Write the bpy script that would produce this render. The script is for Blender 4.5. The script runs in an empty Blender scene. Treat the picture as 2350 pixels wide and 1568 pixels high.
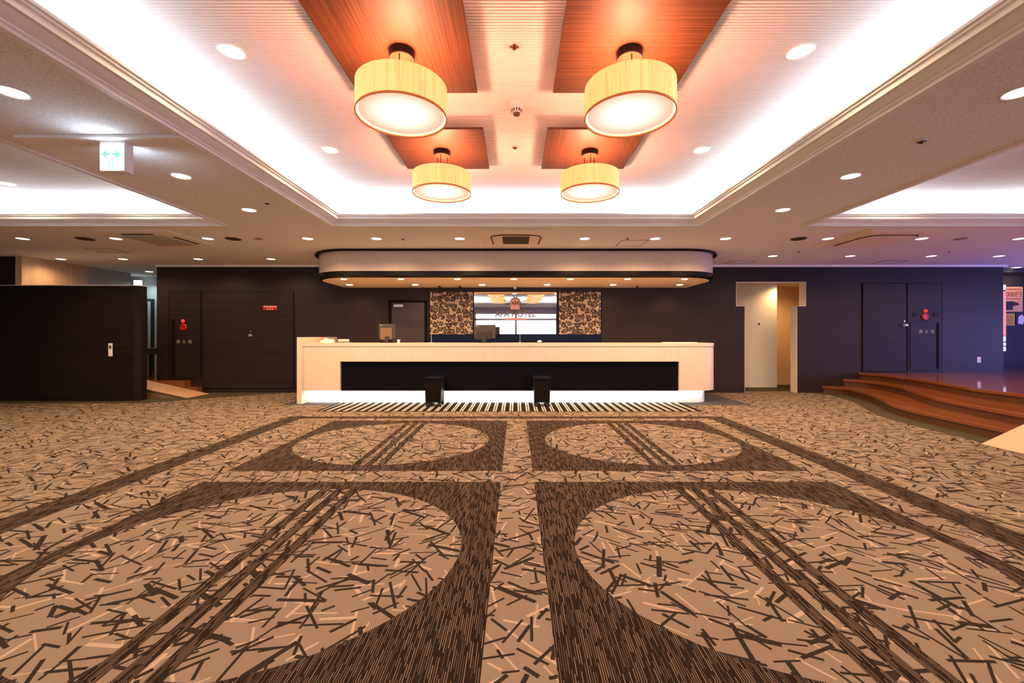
import bpy, bmesh, math, random
from mathutils import Vector, Matrix
random.seed(7)
PI = math.pi
sc = bpy.context.scene
COL = sc.collection

# ------------------------------------------------------------------ helpers
ORD = ['first', 'second', 'third', 'fourth', 'fifth', 'sixth', 'seventh', 'eighth', 'ninth', 'tenth', 'eleventh', 'twelfth']
CAMH, F, CX, CY = 1.2, 980.0, 1184.0, 771.0


def srgb(r, g, b):
    f = lambda c: (c / 255 / 12.92) if c / 255 <= .04045 else ((c / 255 + .055) / 1.055) ** 2.4
    return (f(r), f(g), f(b))


def obj(name, bm, mats, parent=None, smooth=False, loc=None):
    me = bpy.data.meshes.new(name)
    bmesh.ops.recalc_face_normals(bm, faces=bm.faces)
    bm.to_mesh(me)
    bm.free()
    if not isinstance(mats, (list, tuple)):
        mats = [mats]
    for m in mats:
        me.materials.append(m)
    if smooth:
        for p in me.polygons:
            p.use_smooth = True
        try:
            me.set_sharp_from_angle(angle=math.radians(35))
        except Exception:
            pass
    o = bpy.data.objects.new(name, me)
    COL.objects.link(o)
    if loc:
        o.location = loc
    if parent:
        o.parent = parent
    return o


def tag(o, label, cat, group=None):
    o['label'] = label
    o['category'] = cat
    o['kind'] = 'thing'
    if group:
        o['group'] = group
    return o


def thing(name, label, cat, loc=(0, 0, 0), rz=0, group=None):
    o = bpy.data.objects.new(name, None)
    o.empty_display_size = .05
    COL.objects.link(o)
    o.location = loc
    o.rotation_euler = (0, 0, rz)
    return tag(o, label, cat, group)


def struct(name, bm, m, smooth=False):
    o = obj(name, bm, m, None, smooth)
    o['kind'] = 'structure'
    return o


def dup(root, loc, label, rz=None, group=None):
    r = root.copy()
    COL.objects.link(r)
    r.location = loc
    if rz is not None:
        r.rotation_euler = (0, 0, rz)
    r['label'] = label
    if group:
        r['group'] = group
    for ch in list(root.children):
        c = ch.copy()
        COL.objects.link(c)
        c.parent = r
        for g in list(ch.children):
            d = g.copy()
            COL.objects.link(d)
            d.parent = c
    return r


def B():
    return bmesh.new()


def box(bm, x0, x1, y0, y1, z0, z1, mi=0, bev=0):
    r = bmesh.ops.create_cube(bm, size=1)
    vs = r['verts']
    for v in vs:
        v.co = Vector(((x0 + x1) / 2 + v.co.x * (x1 - x0), (y0 + y1) / 2 + v.co.y * (y1 - y0), (z0 + z1) / 2 + v.co.z * (z1 - z0)))
    fs = {f for v in vs for f in v.link_faces}
    for f in fs:
        f.material_index = mi
    if bev:
        es = {e for v in vs for e in v.link_edges}
        bmesh.ops.bevel(bm, geom=list(es), offset=bev, segments=2, affect='EDGES', profile=.5)
    return bm


def prism(bm, pts, z0, z1, mi=0, axis='z'):
    """extrude a plan outline (list of (x, y)) from z0 to z1; axis 'y': pts are (x, z) and z0..z1 run along y"""
    if axis == 'z':
        a = [bm.verts.new((x, y, z0)) for x, y in pts]
        b = [bm.verts.new((x, y, z1)) for x, y in pts]
    else:
        a = [bm.verts.new((x, z0, y)) for x, y in pts]
        b = [bm.verts.new((x, z1, y)) for x, y in pts]
    n = len(pts)
    fs = [bm.faces.new(a), bm.faces.new(list(reversed(b)))]
    for i in range(n):
        fs.append(bm.faces.new((a[i], a[(i + 1) % n], b[(i + 1) % n], b[i])))
    for f in fs:
        f.material_index = mi
    return bm


def lathe(bm, prof, seg=40, cx=0, cy=0, mi=0, mis=None):
    rings = []
    for r, z in prof:
        if r < 1e-6:
            rings.append([bm.verts.new((cx, cy, z))])
        else:
            rings.append([bm.verts.new((cx + r * math.cos(2 * PI * k / seg), cy + r * math.sin(2 * PI * k / seg), z)) for k in range(seg)])
    for i in range(len(rings) - 1):
        A, C = rings[i], rings[i + 1]
        m = mis[i] if mis else mi
        for k in range(seg):
            k2 = (k + 1) % seg
            if len(A) == 1 and len(C) == 1:
                continue
            if len(A) == 1:
                f = bm.faces.new((A[0], C[k], C[k2]))
            elif len(C) == 1:
                f = bm.faces.new((A[k], C[0], A[k2]))
            else:
                f = bm.faces.new((A[k], C[k], C[k2], A[k2]))
            f.material_index = m
    return bm


def rod(bm, p, q, r, seg=10, mi=0):
    p, q = Vector(p), Vector(q)
    d = q - p
    rr = bmesh.ops.create_cone(bm, cap_ends=True, segments=seg, radius1=r, radius2=r, depth=d.length)
    M = Matrix.Translation((p + q) / 2) @ d.to_track_quat('Z', 'Y').to_matrix().to_4x4()
    bmesh.ops.transform(bm, matrix=M, verts=rr['verts'])
    for v in rr['verts']:
        for f in v.link_faces:
            f.material_index = mi
    return bm


def quad(bm, pts, mi=0):
    f = bm.faces.new([bm.verts.new(p) for p in pts])
    f.material_index = mi
    return bm


def text_mesh(txt, size, extrude=.0015, fat=0.0):
    cu = bpy.data.curves.new('lettering', 'FONT')
    cu.body = txt
    cu.size = size
    cu.align_x = 'CENTER'
    cu.align_y = 'CENTER'
    cu.extrude = extrude
    cu.offset = fat
    o = bpy.data.objects.new('lettering', cu)
    COL.objects.link(o)
    dg = bpy.context.evaluated_depsgraph_get()
    me = bpy.data.meshes.new_from_object(o.evaluated_get(dg))
    bpy.data.objects.remove(o)
    bpy.data.curves.remove(cu)
    return me


def lettering(txt, size, loc, mat, parent, name='lettering', sx=1):
    me = text_mesh(txt, size, fat=.003 if size > .08 and txt.isascii() else 0)
    me.materials.clear()
    me.materials.append(mat)
    o = bpy.data.objects.new(name, me)
    COL.objects.link(o)
    o.rotation_euler = (PI / 2, 0, 0)
    o.scale = (sx, 1, 1)
    o.location = loc
    o.parent = parent
    return o


# ------------------------------------------------------------------ materials
def mat(name, col, rough=.5, metal=0., spec=.5, emit=None, estr=0.):
    m = bpy.data.materials.new(name)
    m.use_nodes = True
    p = m.node_tree.nodes['Principled BSDF']
    p.inputs['Base Color'].default_value = (*col, 1)
    p.inputs['Roughness'].default_value = rough
    p.inputs['Metallic'].default_value = metal
    p.inputs['Specular IOR Level'].default_value = spec
    if emit:
        p.inputs['Emission Color'].default_value = (*emit, 1)
        p.inputs['Emission Strength'].default_value = estr
    return m


class NT:
    """tiny expression builder on a node tree"""

    def __init__(s, m):
        s.nt = m.node_tree
        s.n = s.nt.nodes
        s.l = s.nt.links

    def put(s, inp, v):
        if isinstance(v, Ex):
            s.l.new(v.s, inp)
        elif isinstance(v, (int, float)):
            inp.default_value = v
        else:
            inp.default_value = (*v, 1) if len(v) == 3 and len(inp.default_value) == 4 else v

    def m(s, op, a, b=None, c=None):
        nd = s.n.new('ShaderNodeMath')
        nd.operation = op
        for i, v in enumerate((a, b, c)):
            if v is not None:
                s.put(nd.inputs[i], v)
        return Ex(s, nd.outputs[0])

    def xyz(s, a, b, c):
        nd = s.n.new('ShaderNodeCombineXYZ')
        for i, v in enumerate((a, b, c)):
            s.put(nd.inputs[i], v)
        return Ex(s, nd.outputs[0])

    def sep(s, v):
        nd = s.n.new('ShaderNodeSeparateXYZ')
        s.put(nd.inputs[0], v)
        return [Ex(s, o) for o in nd.outputs]

    def coord(s, kind='Object'):
        nd = s.n.new('ShaderNodeTexCoord')
        return Ex(s, nd.outputs[kind])

    def white(s, v):
        nd = s.n.new('ShaderNodeTexWhiteNoise')
        nd.noise_dimensions = '3D'
        s.put(nd.inputs['Vector'], v)
        return Ex(s, nd.outputs['Value']), s.sep(Ex(s, nd.outputs['Color']))

    def noise(s, v, scale=1, detail=3, rough=.5):
        nd = s.n.new('ShaderNodeTexNoise')
        s.put(nd.inputs['Vector'], v)
        nd.inputs['Scale'].default_value = scale
        nd.inputs['Detail'].default_value = detail
        nd.inputs['Roughness'].default_value = rough
        return Ex(s, nd.outputs[0])

    def voronoi(s, v, scale):
        nd = s.n.new('ShaderNodeTexVoronoi')
        s.put(nd.inputs['Vector'], v)
        nd.inputs['Scale'].default_value = scale
        nd.inputs['Randomness'].default_value = .75
        return Ex(s, nd.outputs['Distance']), Ex(s, nd.outputs['Position']), s.sep(Ex(s, nd.outputs['Color']))

    def mix(s, f, a, b):
        nd = s.n.new('ShaderNodeMix')
        nd.data_type = 'RGBA'
        s.put(nd.inputs[0], f)
        s.put(nd.inputs[6], a)
        s.put(nd.inputs[7], b)
        return Ex(s, nd.outputs[2])

    def ramp(s, v, lo, hi):
        nd = s.n.new('ShaderNodeMapRange')
        s.put(nd.inputs[0], v)
        nd.inputs[1].default_value = lo
        nd.inputs[2].default_value = hi
        return Ex(s, nd.outputs[0])

    def bump(s, h, strength, dist=.01):
        nd = s.n.new('ShaderNodeBump')
        nd.inputs['Strength'].default_value = strength
        nd.inputs['Distance'].default_value = dist
        s.put(nd.inputs['Height'], h)
        return Ex(s, nd.outputs[0])


class Ex:
    def __init__(s, T, sock):
        s.T, s.s = T, sock

    def __add__(s, o): return s.T.m('ADD', s, o)
    def __radd__(s, o): return s.T.m('ADD', o, s)
    def __sub__(s, o): return s.T.m('SUBTRACT', s, o)
    def __rsub__(s, o): return s.T.m('SUBTRACT', o, s)
    def __mul__(s, o): return s.T.m('MULTIPLY', s, o)
    def __rmul__(s, o): return s.T.m('MULTIPLY', o, s)
    def __truediv__(s, o): return s.T.m('DIVIDE', s, o)
    def lt(s, o): return s.T.m('LESS_THAN', s, o)
    def gt(s, o): return s.T.m('GREATER_THAN', s, o)
    def min(s, o): return s.T.m('MINIMUM', s, o)
    def max(s, o): return s.T.m('MAXIMUM', s, o)
    def abs(s): return s.T.m('ABSOLUTE', s)
    def floor(s): return s.T.m('FLOOR', s)
    def sin(s): return s.T.m('SINE', s)
    def cos(s): return s.T.m('COSINE', s)


def PR(m):
    return m.node_tree.nodes['Principled BSDF']


def wood_mat(name, c0, c1, axis, rough=.4, freq=55, stretch=1.2, spec=.5, fine=0):
    """streaky timber: grain runs along `axis` (0 x, 1 y, 2 z)"""
    m = mat(name, c0, rough, spec=spec)
    T = NT(m)
    x, y, z = T.sep(T.coord())
    k = [freq, freq, freq]
    k[axis] = stretch
    n = T.noise(T.xyz(x * k[0], y * k[1], z * k[2]), 1, 4, .6)
    f = T.ramp(n, .34, .66)
    T.put(PR(m).inputs['Base Color'], T.mix(f, c0, c1))
    return m


def carpet_material():
    m = mat('patterned carpet', (.3, .2, .15), .95, spec=.03)
    T = NT(m)
    x, y, z = T.sep(T.coord())

    def rect(x0, x1, y0, y1):
        return ((x - x0).min(x1 - x)).min((y - y0).min(y1 - y)).gt(0)

    def dashes(seed, c, ang, l0, l1, w0, w1, dens, lean=None):
        ca, sa = math.cos(ang), math.sin(ang)
        u = x * (ca / c) - y * (sa / c) + seed * 1.37
        v = x * (sa / c) + y * (ca / c) + seed * 2.11
        iu, iv = u.floor(), v.floor()
        _, (r, g, b) = T.white(T.xyz(iu, iv, seed * 3.7))
        _, (r2, g2, b2) = T.white(T.xyz(iu, iv, seed * 3.7 + 51))
        pu = (u - iu - .5 - (b - .5) * .3) * c
        pv = (v - iv - .5 - (g2 - .5) * .3) * c
        # directions lean towards the two diagonals of the weave
        th = r * PI if lean is None else r * .9 + (lean - .45 - ang)
        cs, sn = th.cos(), th.sin()
        s_ = (pu * cs + pv * sn).abs()
        t_ = (pv * cs - pu * sn).abs()
        L = g * (l1 - l0) + l0
        W = b2 * b2 * (w1 - w0) + w0
        return s_.lt(L) * t_.lt(W) * r2.lt(dens)

    dark = None
    for i, (c, a, l0, l1, w0, w1, d) in enumerate([
            (.25, .2, .05, .115, .006, .014, .85), (.23, 1.0, .04, .105, .006, .013, .85), (.25, 1.9, .05, .115, .005, .010, .85),
            (.22, 2.6, .04, .10, .005, .009, .85), (.15, .7, .025, .06, .006, .010, .9), (.20, 1.45, .03, .09, .005, .009, .95)]):
        e = dashes(i + 1, c, a, l0, l1, w0, w1, d)
        dark = e if dark is None else dark.max(e)
    dark = dark.max(dashes(9, .27, .9, .06, .115, .009, .015, .5, PI / 2))
    dark = dark.max(dashes(10, .21, .25, .05, .10, .005, .009, .6, .45))
    light = None
    for i, (c, a, l0, l1, w0, w1, d) in enumerate([
            (.24, .5, .05, .11, .005, .010, .8), (.22, 1.2, .03, .09, .005, .010, .8), (.25, 2.2, .05, .115, .003, .005, .8)]):
        e = dashes(i + 21, c, a, l0, l1, w0, w1, d)
        light = e if light is None else light.max(e)
    # fine ribs of the weave, running towards the counter
    rib = (x * (2 * PI / .0045)).sin() * .5 + .5
    spk = T.noise(T.xyz(x * 260, y * 260, 0), 1, 2)
    wob = T.noise(T.xyz(x * 1.1, y * 1.1, 3), 1, 2)
    base = T.mix(rib * .75 + spk * .25, CB1, CB0)
    base = T.mix(T.ramp(wob, .35, .7) * .35, base, CB2)
    ground = T.mix(light * .9, base, CL)
    ground = T.mix(dark * .97, ground, T.mix(spk, CD, CD2))
    # dark striped pile of the framed panels
    pitch = .0085
    ix = (x / pitch).floor()
    fx = (x / pitch - ix - .5).abs()
    h0, (ha, hb, hc) = T.white(T.xyz(ix, 3.3, 9.1))
    yy = y * 5.0 + ha * 7
    iy = yy.floor()
    _, (ga, gb, gc) = T.white(T.xyz(ix, iy, 17.0))
    line = fx.lt(.15) * ((yy - iy).lt(ga * .6 + .4)) * (gb * .75 + .2)
    weave = T.noise(T.xyz(x * 420, y * 60, 0), 1, 2)
    pile = T.mix(T.ramp(weave, .3, .75), CP, CP2)
    pile = T.mix(line * .9, pile, (.27, .195, .14))
    # layout: two columns of framed ovals repeated along the room
    per, yc = 2.53, 4.915
    q = (y - yc + per / 2) / per
    yl = (q - q.floor() - .5) * per
    xa = (x - .012).abs()
    panel = xa.gt(.136) * xa.lt(2.58) * yl.abs().lt(1.125) * y.lt(6.06)
    ex, ey = (xa - 1.40) / 1.075, yl / .955
    oval = (ex * ex + ey * ey).lt(1)
    tri = ((xa - 1.27).abs().lt(.034)).max((xa - 1.385).abs().lt(.034)).max((xa - 1.50).abs().lt(.034)) * yl.abs().lt(1.1)
    band = rect(BX0 - .12, BX1 + .12, -4, 6.36) * (1 - rect(BX0 + .12, BX1 - .12, -4, 6.2))
    pm = (panel * (1 - oval * (1 - tri * y.lt(6)))).max(band)
    colr = T.mix(pm, ground, pile)
    # grey runner under the counter, then the striped mat before it
    greym = rect(-4.08, 4.08, 7.38, 9.2)
    colr = T.mix(greym * .85, colr, T.mix(spk, (.024, .028, .040), (.062, .068, .085)))
    sp = .133
    k = x / sp
    fk = k - k.floor()
    wl = ((fk - .30).abs().lt(.085)).max((fk - .58).abs().lt(.085))
    edge = (x + 3.18).min(2.96 - x).min((y - 6.76)).lt(.045)
    mt = T.mix(wl * (1 - edge), (.012, .009, .008), (.46, .41, .36))
    colr = T.mix(rect(-3.18, 2.96, 6.76, 7.66), colr, mt)
    T.put(PR(m).inputs['Base Color'], colr)
    T.put(PR(m).inputs['Normal'], T.bump(spk, .25, .004))
    return m


CB0, CB1, CB2 = (.255, .192, .144), (.110, .079, .058), (.215, .176, .122)
CL, CD, CD2 = (.36, .265, .19), (.010, .0078, .0068), (.026, .020, .017)
CP, CP2 = (.0085, .0055, .0045), (.026, .016, .012)
BX0, BX1 = -3.24, 2.94
M = {}
M['carpet'] = carpet_material()
M['ceil'] = mat('acoustic ceiling board', (.84, .80, .76), .9, spec=.1)
T = NT(M['ceil'])
x, y, z = T.sep(T.coord())
n1 = T.noise(T.xyz(x * 42, y * 90, 0), 1, 4, .7)
T.put(PR(M['ceil']).inputs['Base Color'], T.mix(T.ramp(n1, .36, .45), (.50, .47, .44), (.86, .83, .80)))
M['tray'] = mat('ribbed white ceiling paper', (.84, .83, .84), .8, spec=.2)
M['mould'] = mat('painted cornice', (.90, .86, .83), .5)
M['darkwood'] = wood_mat('dark laminate', (.017, .0106, .0102), (.031, .0195, .0180), 0, .5, 70, .9, spec=.25)
M['darkwood_v'] = wood_mat('dark laminate door', (.012, .0076, .0070), (.027, .0172, .0155), 0, .5, 70, .9, spec=.22)
M['darkwood_low'] = wood_mat('dark laminate partition', (.006, .0036, .0034), (.016, .0098, .009), 0, .55, 70, .9, spec=.15)
M['darkgroove'] = mat('dark shadow gap', (.006, .0045, .0045), .8, spec=.1)
M['stoolwood'] = mat('ebony stool board', (.008, .0042, .0032), .55, spec=.08)
M['cream'] = wood_mat('cream veneer', (.70, .545, .42), (.735, .58, .455), 2, .38, 12, .8)
M['creamtop'] = mat('cream counter top', (.73, .575, .45), .3)
M['plinth'] = mat('white plinth', (.88, .87, .85), .4)
M['black'] = mat('black lacquer', (.0055, .005, .006), .3, spec=.16)
M['blackmatt'] = mat('matt black', (.012, .011, .011), .6)
M['blackgloss'] = mat('polished dark panel', (.0045, .004, .0065), .08, spec=.16)
M['skytint_gloss'] = mat('black board with painted sky reflection', (.004, .007, .030), .2, spec=.12)  # black gloss board; blue of the reflected sky is put into its base colour
M['panel_y'] = wood_mat('striped timber along', (.012, .005, .002), (.15, .066, .024), 1, .5, 125, .5, spec=.3)
M['panel_x'] = wood_mat('striped timber across', (.012, .005, .002), (.15, .066, .024), 0, .5, 125, .5, spec=.3)
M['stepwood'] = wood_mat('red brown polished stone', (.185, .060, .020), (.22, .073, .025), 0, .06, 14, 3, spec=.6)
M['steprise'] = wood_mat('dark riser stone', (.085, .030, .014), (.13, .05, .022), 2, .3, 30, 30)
M['ramp'] = mat('pale timber board', (.46, .275, .16), .5)
M['rampedge'] = mat('board edge', (.22, .13, .06), .6)
M['border'] = mat('olive carpet border', (.055, .045, .028), .95, spec=.1)
M['white'] = mat('white plastic', (.82, .80, .78), .45)
M['offwhite'] = mat('ivory plastic', (.70, .62, .52), .5)
M['steel'] = mat('brushed steel', (.62, .61, .60), .3, 1)
M['bronze'] = mat('bronze plate', (.16, .085, .05), .35, .7)
M['greywall'] = mat('grey wall', (.40, .37, .35), .8)
M['lilac'] = mat('pale lilac wall', (.66, .64, .70), .8)
M['woodwall'] = wood_mat('golden veneer wall', (.55, .36, .20), (.66, .46, .27), 2, .5, 9, .8)
M['creamwall'] = mat('cream wall paper', (.76, .68, .56), .7)
M['orangewall'] = mat('warm wall', (.80, .53, .29), .6)
M['soffit'] = mat('soffit board', (.84, .68, .48), .75)
M['red'] = mat('red enamel', (.45, .012, .010), .35)
M['redlamp'] = mat('red pilot lamp', (.5, .01, .01), .3, emit=(1, .03, .04), estr=1.1)
M['letter'] = mat('pale lettering', (.42, .38, .33), .6)
M['whiteletter'] = mat('white lettering', (.85, .80, .78), .6)
M['mirror'] = mat('mirror glass', (.92, .92, .93), .0, 1)
M['doorglass'] = mat('dark door glass', (.02, .03, .045), .08)
M['alu'] = mat('aluminium', (.5, .5, .5), .35, 1)
M['monitor'] = mat('monitor plastic', (.045, .034, .027), .45)
M['monitor2'] = mat('brown terminal', (.16, .095, .05), .45)
M['cloth'] = mat('cream cloth', (.85, .74, .58), .9)
M['paper'] = mat('white paper', (.86, .80, .74), .8)
M['acpanel'] = mat('air conditioner panel', (.86, .76, .63), .5)
M['acfilter'] = mat('air conditioner panel greyed', (.46, .42, .34), .6)
M['acdark'] = mat('louvre shadow', (.05, .028, .018), .7)
M['speaker'] = mat('dark speaker mesh', (.035, .018, .010), .7)
M['hatchline'] = mat('hatch frame', (.36, .26, .19), .7)
M['letterpink'] = mat('pink emblem', (.72, .40, .34), .5)
M['letterdark'] = mat('emblem outline', (.10, .04, .03), .5)
M['lettergrey'] = mat('grey sign letters', (.16, .12, .13), .5)
M['green'] = mat('exit green', (.05, .55, .30), .5, emit=(.30, .92, .62), estr=.9)
M['exitface'] = mat('lit sign face', (.9, .9, .9), .4, emit=(.86, .94, 1.0), estr=2.6)
M['outside'] = mat('pale paving outside', (.55, .56, .58), .9)


def emis(name, col, s):
    m = bpy.data.materials.new(name)
    m.use_nodes = True
    nt = m.node_tree
    nt.nodes.remove(nt.nodes['Principled BSDF'])
    e = nt.nodes.new('ShaderNodeEmission')
    e.inputs[0].default_value = (*col, 1)
    e.inputs[1].default_value = s
    nt.links.new(e.outputs[0], nt.nodes['Material Output'].inputs[0])
    return m


M['lens'] = emis('downlight lens', (1.0, .86, .68), 9)
M['pinklamp'] = emis('pink light box', (1.0, .30, .38), 1.1)
M['bluelamp'] = emis('cold light box', (.72, .76, 1.0), 1.1)
M['coldlamp'] = emis('cold tube', (.75, .95, 1.0), 2.6)

# lamp shade: thin fabric drum, glowing from within, with fine vertical creases
m = M['shade'] = mat('glowing pleated shade', (.75, .55, .22), .8)
T = NT(m)
x, y, z = T.sep(T.coord())
ang = T.m('ARCTAN2', y, x)
n = T.noise(T.xyz(ang * 26, z * 1.2, 0), 1, 4, .7)
v = (z + .36) / .19          # 0 top rim .. used only to centre the bulb glow
T.put(PR(m).inputs['Emission Color'], T.mix(T.ramp(n, .30, .56), (.70, .40, .08), (1.0, .74, .26)))
PR(m).inputs['Emission Strength'].default_value = .80
M['shadein'] = mat('shade lining', (.85, .70, .45), .8, emit=(1, .66, .30), estr=.6)
M['shaderim'] = mat('orange shade piping', (.50, .13, .03), .7, emit=(1, .22, .05), estr=.25)
m = M['diffuser'] = mat('lit opal diffuser', (.85, .8, .75), .5)
T = NT(m)
x, y, z = T.sep(T.coord())
rr = T.m('SQRT', x * x + y * y)
T.put(PR(m).inputs['Emission Color'], T.mix(T.ramp(rr, .09, .27), (1.0, .90, .78), (1.0, .66, .46)))
T.put(PR(m).inputs['Emission Strength'], T.ramp(rr, .30, .04) * 1.4 + .40)

# floral fabric: dark blossoms on sand
m = M['floral'] = mat('dark flowers on sand fabric', (.5, .35, .2), .75)
T = NT(m)
x, y, z = T.sep(T.coord())


def flowers(scale, R, ox, npet, seed):
    p = T.xyz(x + ox, seed, z)
    d, pos, (c1, c2, c3) = T.voronoi(p, scale)
    px, _, pz = T.sep(pos)
    dx, dz = (x + ox) - px, z - pz
    dist = T.m('SQRT', dx * dx + dz * dz)
    a = T.m('ARCTAN2', dz, dx)
    pet = (a * npet + c1 * 6.28).sin()
    out = R * (.80 + c2 * .25) + pet * (R * .16)
    ring = (dist / R - .42).abs().lt(.07) * pet.gt(-.6)
    hole = dist.lt(R * .13)
    return dist.lt(out) * (1 - ring) * (1 - hole)


fl = flowers(7.6, .060, 0, 6, 0.0).max(flowers(8.5, .028, .07, 5, 4.0))
T.put(PR(m).inputs['Base Color'], T.mix(fl, (.48, .37, .245), (.022, .009, .007)))

# clear glass that lets daylight in
m = M['glass'] = bpy.data.materials.new('window glass')
m.use_nodes = True
nt = m.node_tree
nt.nodes.remove(nt.nodes['Principled BSDF'])
tr = nt.nodes.new('ShaderNodeBsdfTransparent')
gl = nt.nodes.new('ShaderNodeBsdfGlossy')
gl.inputs['Roughness'].default_value = .02
fr = nt.nodes.new('ShaderNodeFresnel')
fr.inputs[0].default_value = 1.45
mx = nt.nodes.new('ShaderNodeMixShader')
nt.links.new(fr.outputs[0], mx.inputs[0])
nt.links.new(tr.outputs[0], mx.inputs[1])
nt.links.new(gl.outputs[0], mx.inputs[2])
nt.links.new(mx.outputs[0], nt.nodes['Material Output'].inputs[0])
m = M['acrylic'] = m.copy()
m.name = 'clear acrylic'

# ------------------------------------------------------------------ lights
WARM, WARM2, COOL = (1.0, .66, .38), (1.0, .58, .28), (.83, .90, 1.0)


def spot(loc, energy, parent=None, col=WARM, ang=140, blend=.8, name='downlight_beam'):
    ang = 158 if ang == 140 else ang
    l = bpy.data.lights.new(name, 'SPOT')
    l.energy = energy
    l.color = col
    l.spot_size = math.radians(ang)
    l.spot_blend = blend
    l.shadow_soft_size = .05
    o = bpy.data.objects.new(name, l)
    COL.objects.link(o)
    o.location = loc
    if parent:
        o.parent = parent
    return o


def area(loc, sx, sy, energy, col, rot=(0, 0, 0), name='cove_light', portal=False):
    l = bpy.data.lights.new(name, 'AREA')
    l.shape = 'RECTANGLE'
    l.size, l.size_y = sx, sy
    l.energy = energy
    l.color = col
    if portal:
        l.cycles.is_portal = True
    o = bpy.data.objects.new(name, l)
    COL.objects.link(o)
    o.location = loc
    o.rotation_euler = rot
    return o


# ------------------------------------------------------------------ room shell
ZC = 2.69                     # flat ceiling
ZT = 3.08                     # tray ceilings
YW = 9.0                      # back wall face
XL, XR, YF, YB = -12.5, 13.5, -5.0, 12.0
TRAYS = [(-2.466, 2.466, -2.9, 5.74), (-6.95, -3.90, -2.9, 5.74), (3.90, 6.95, -2.9, 5.74)]

bm = B()
quad(bm, [(XL, YF - 3, 0), (XR + 3, YF - 3, 0), (XR + 3, YB, 0), (XL, YB, 0)])
struct('floor', bm, M['carpet'])

# flat ceiling as boards between the three trays
bm = B()
xs = [XL, -6.95, -3.90, -2.466, 2.466, 3.90, 6.95, XR]
ys = [YF, -2.9, 5.74, YB]
for i in range(7):
    for j in range(3):
        if j == 1 and i in (1, 3, 5):
            continue
        quad(bm, [(xs[i], ys[j], ZC), (xs[i + 1], ys[j], ZC), (xs[i + 1], ys[j + 1], ZC), (xs[i], ys[j + 1], ZC)])
bmesh.ops.remove_doubles(bm, verts=bm.verts, dist=1e-5)
struct('ceiling', bm, M['ceil'])

# cornice profile: d = how far it reaches into the opening, h = height above the flat ceiling
PROF = [(-.03, -.001), (-.03, -.016), (.014, -.016), (.016, .004), (.030, .006), (.033, .016), (.055, .024), (.085, .042), (.105, .060), (.108, .070),
        (.124, .072), (.127, .082), (.140, .084), (.142, .098), (.156, .100), (.156, .118), (.13, .118), (.12, .05), (-.28, .05), (-.28, ZT - ZC + .02)]
for ti, (x0, x1, y0, y1) in enumerate(TRAYS):
    bm = B()
    rings = []
    for d, h in PROF:
        rings.append([bm.verts.new(p) for p in ((x0 + d, y0 + d, ZC + h), (x1 - d, y0 + d, ZC + h), (x1 - d, y1 - d, ZC + h), (x0 + d, y1 - d, ZC + h))])
    for i in range(len(PROF) - 1):
        for k in range(4):
            bm.faces.new((rings[i][k], rings[i][(k + 1) % 4], rings[i + 1][(k + 1) % 4], rings[i + 1][k]))
    struct('trim_%d' % (ti + 1), bm, M['mould'])
    # ribbed tray ceiling: ribs run across the room
    bm = B()
    pitch = .024
    n = int((y1 - y0 + .56) / pitch)
    prev = None
    for i in range(n + 1):
        for fy, dz in ((0, 0), (.18, -.0055), (.72, -.0055), (.9, 0)):
            yy = y0 - .28 + (i + fy) * pitch
            cur = (bm.verts.new((x0 - .29, yy, ZT + dz)), bm.verts.new((x1 + .29, yy, ZT + dz)))
            if prev:
                bm.faces.new((prev[0], prev[1], cur[1], cur[0]))
            prev = cur
    struct('ceiling_tray_%s' % ('center', 'left', 'right')[ti], bm, M['tray'], True)
    L = y1 - y0
    W = x1 - x0
    e = (7.5, 5.5, 5.5)[ti]
    for sgn, xx in ((1, x0 - .06), (-1, x1 + .06)):
        area((xx, (y0 + y1) / 2, ZC + .075), .05, L + .1, e * L, COOL, (PI, 0, 0))
    for sgn, yy in ((1, y0 - .06), (-1, y1 + .06)):
        area(((x0 + x1) / 2, yy, ZC + .075), W + .1, .05, e * W, COOL, (PI, 0, 0))

# walls
def wall(name, boxes, m):
    bm = B()
    for b in boxes:
        box(bm, *b)
    return struct(name, bm, m)


XWL, XWR = -7.57, 10.27
wall('wall_back', [(XWL, 4.638, YW, YW + .21, 0, ZC), (4.638, 4.82, YW, YW + .21, 0, 1.824), (5.93, 6.116, YW, YW + .21, 0, 1.824),
                   (4.638, 6.116, YW, YW + .21, 2.339, ZC), (6.116, XWR, YW, YW + .21, 0, ZC)], M['darkwood'])
wall('wall_left', [(XL - .2, XL, YF, YB, 0, ZC)], M['woodwall'])
wall('wall_far', [(XL, XR, YB, YB + .2, 0, ZC)], M['greywall'])
# front wall, behind the camera, with the long shop window
wall('wall_front', [(XL, -8, YF - .2, YF, 0, ZC), (8, XR, YF - .2, YF, 0, ZC), (-8, 8, YF - .2, YF, 2.42, ZC), (-8, 8, YF - .2, YF, 0, .25)], M['lilac'])
wall('wall_right', [(XR, XR + .2, YF, 2.5, 0, ZC), (XR, XR + .2, 8.2, YB, 0, ZC), (XR, XR + .2, 2.5, 8.2, 2.4, ZC)], M['greywall'])


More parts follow.
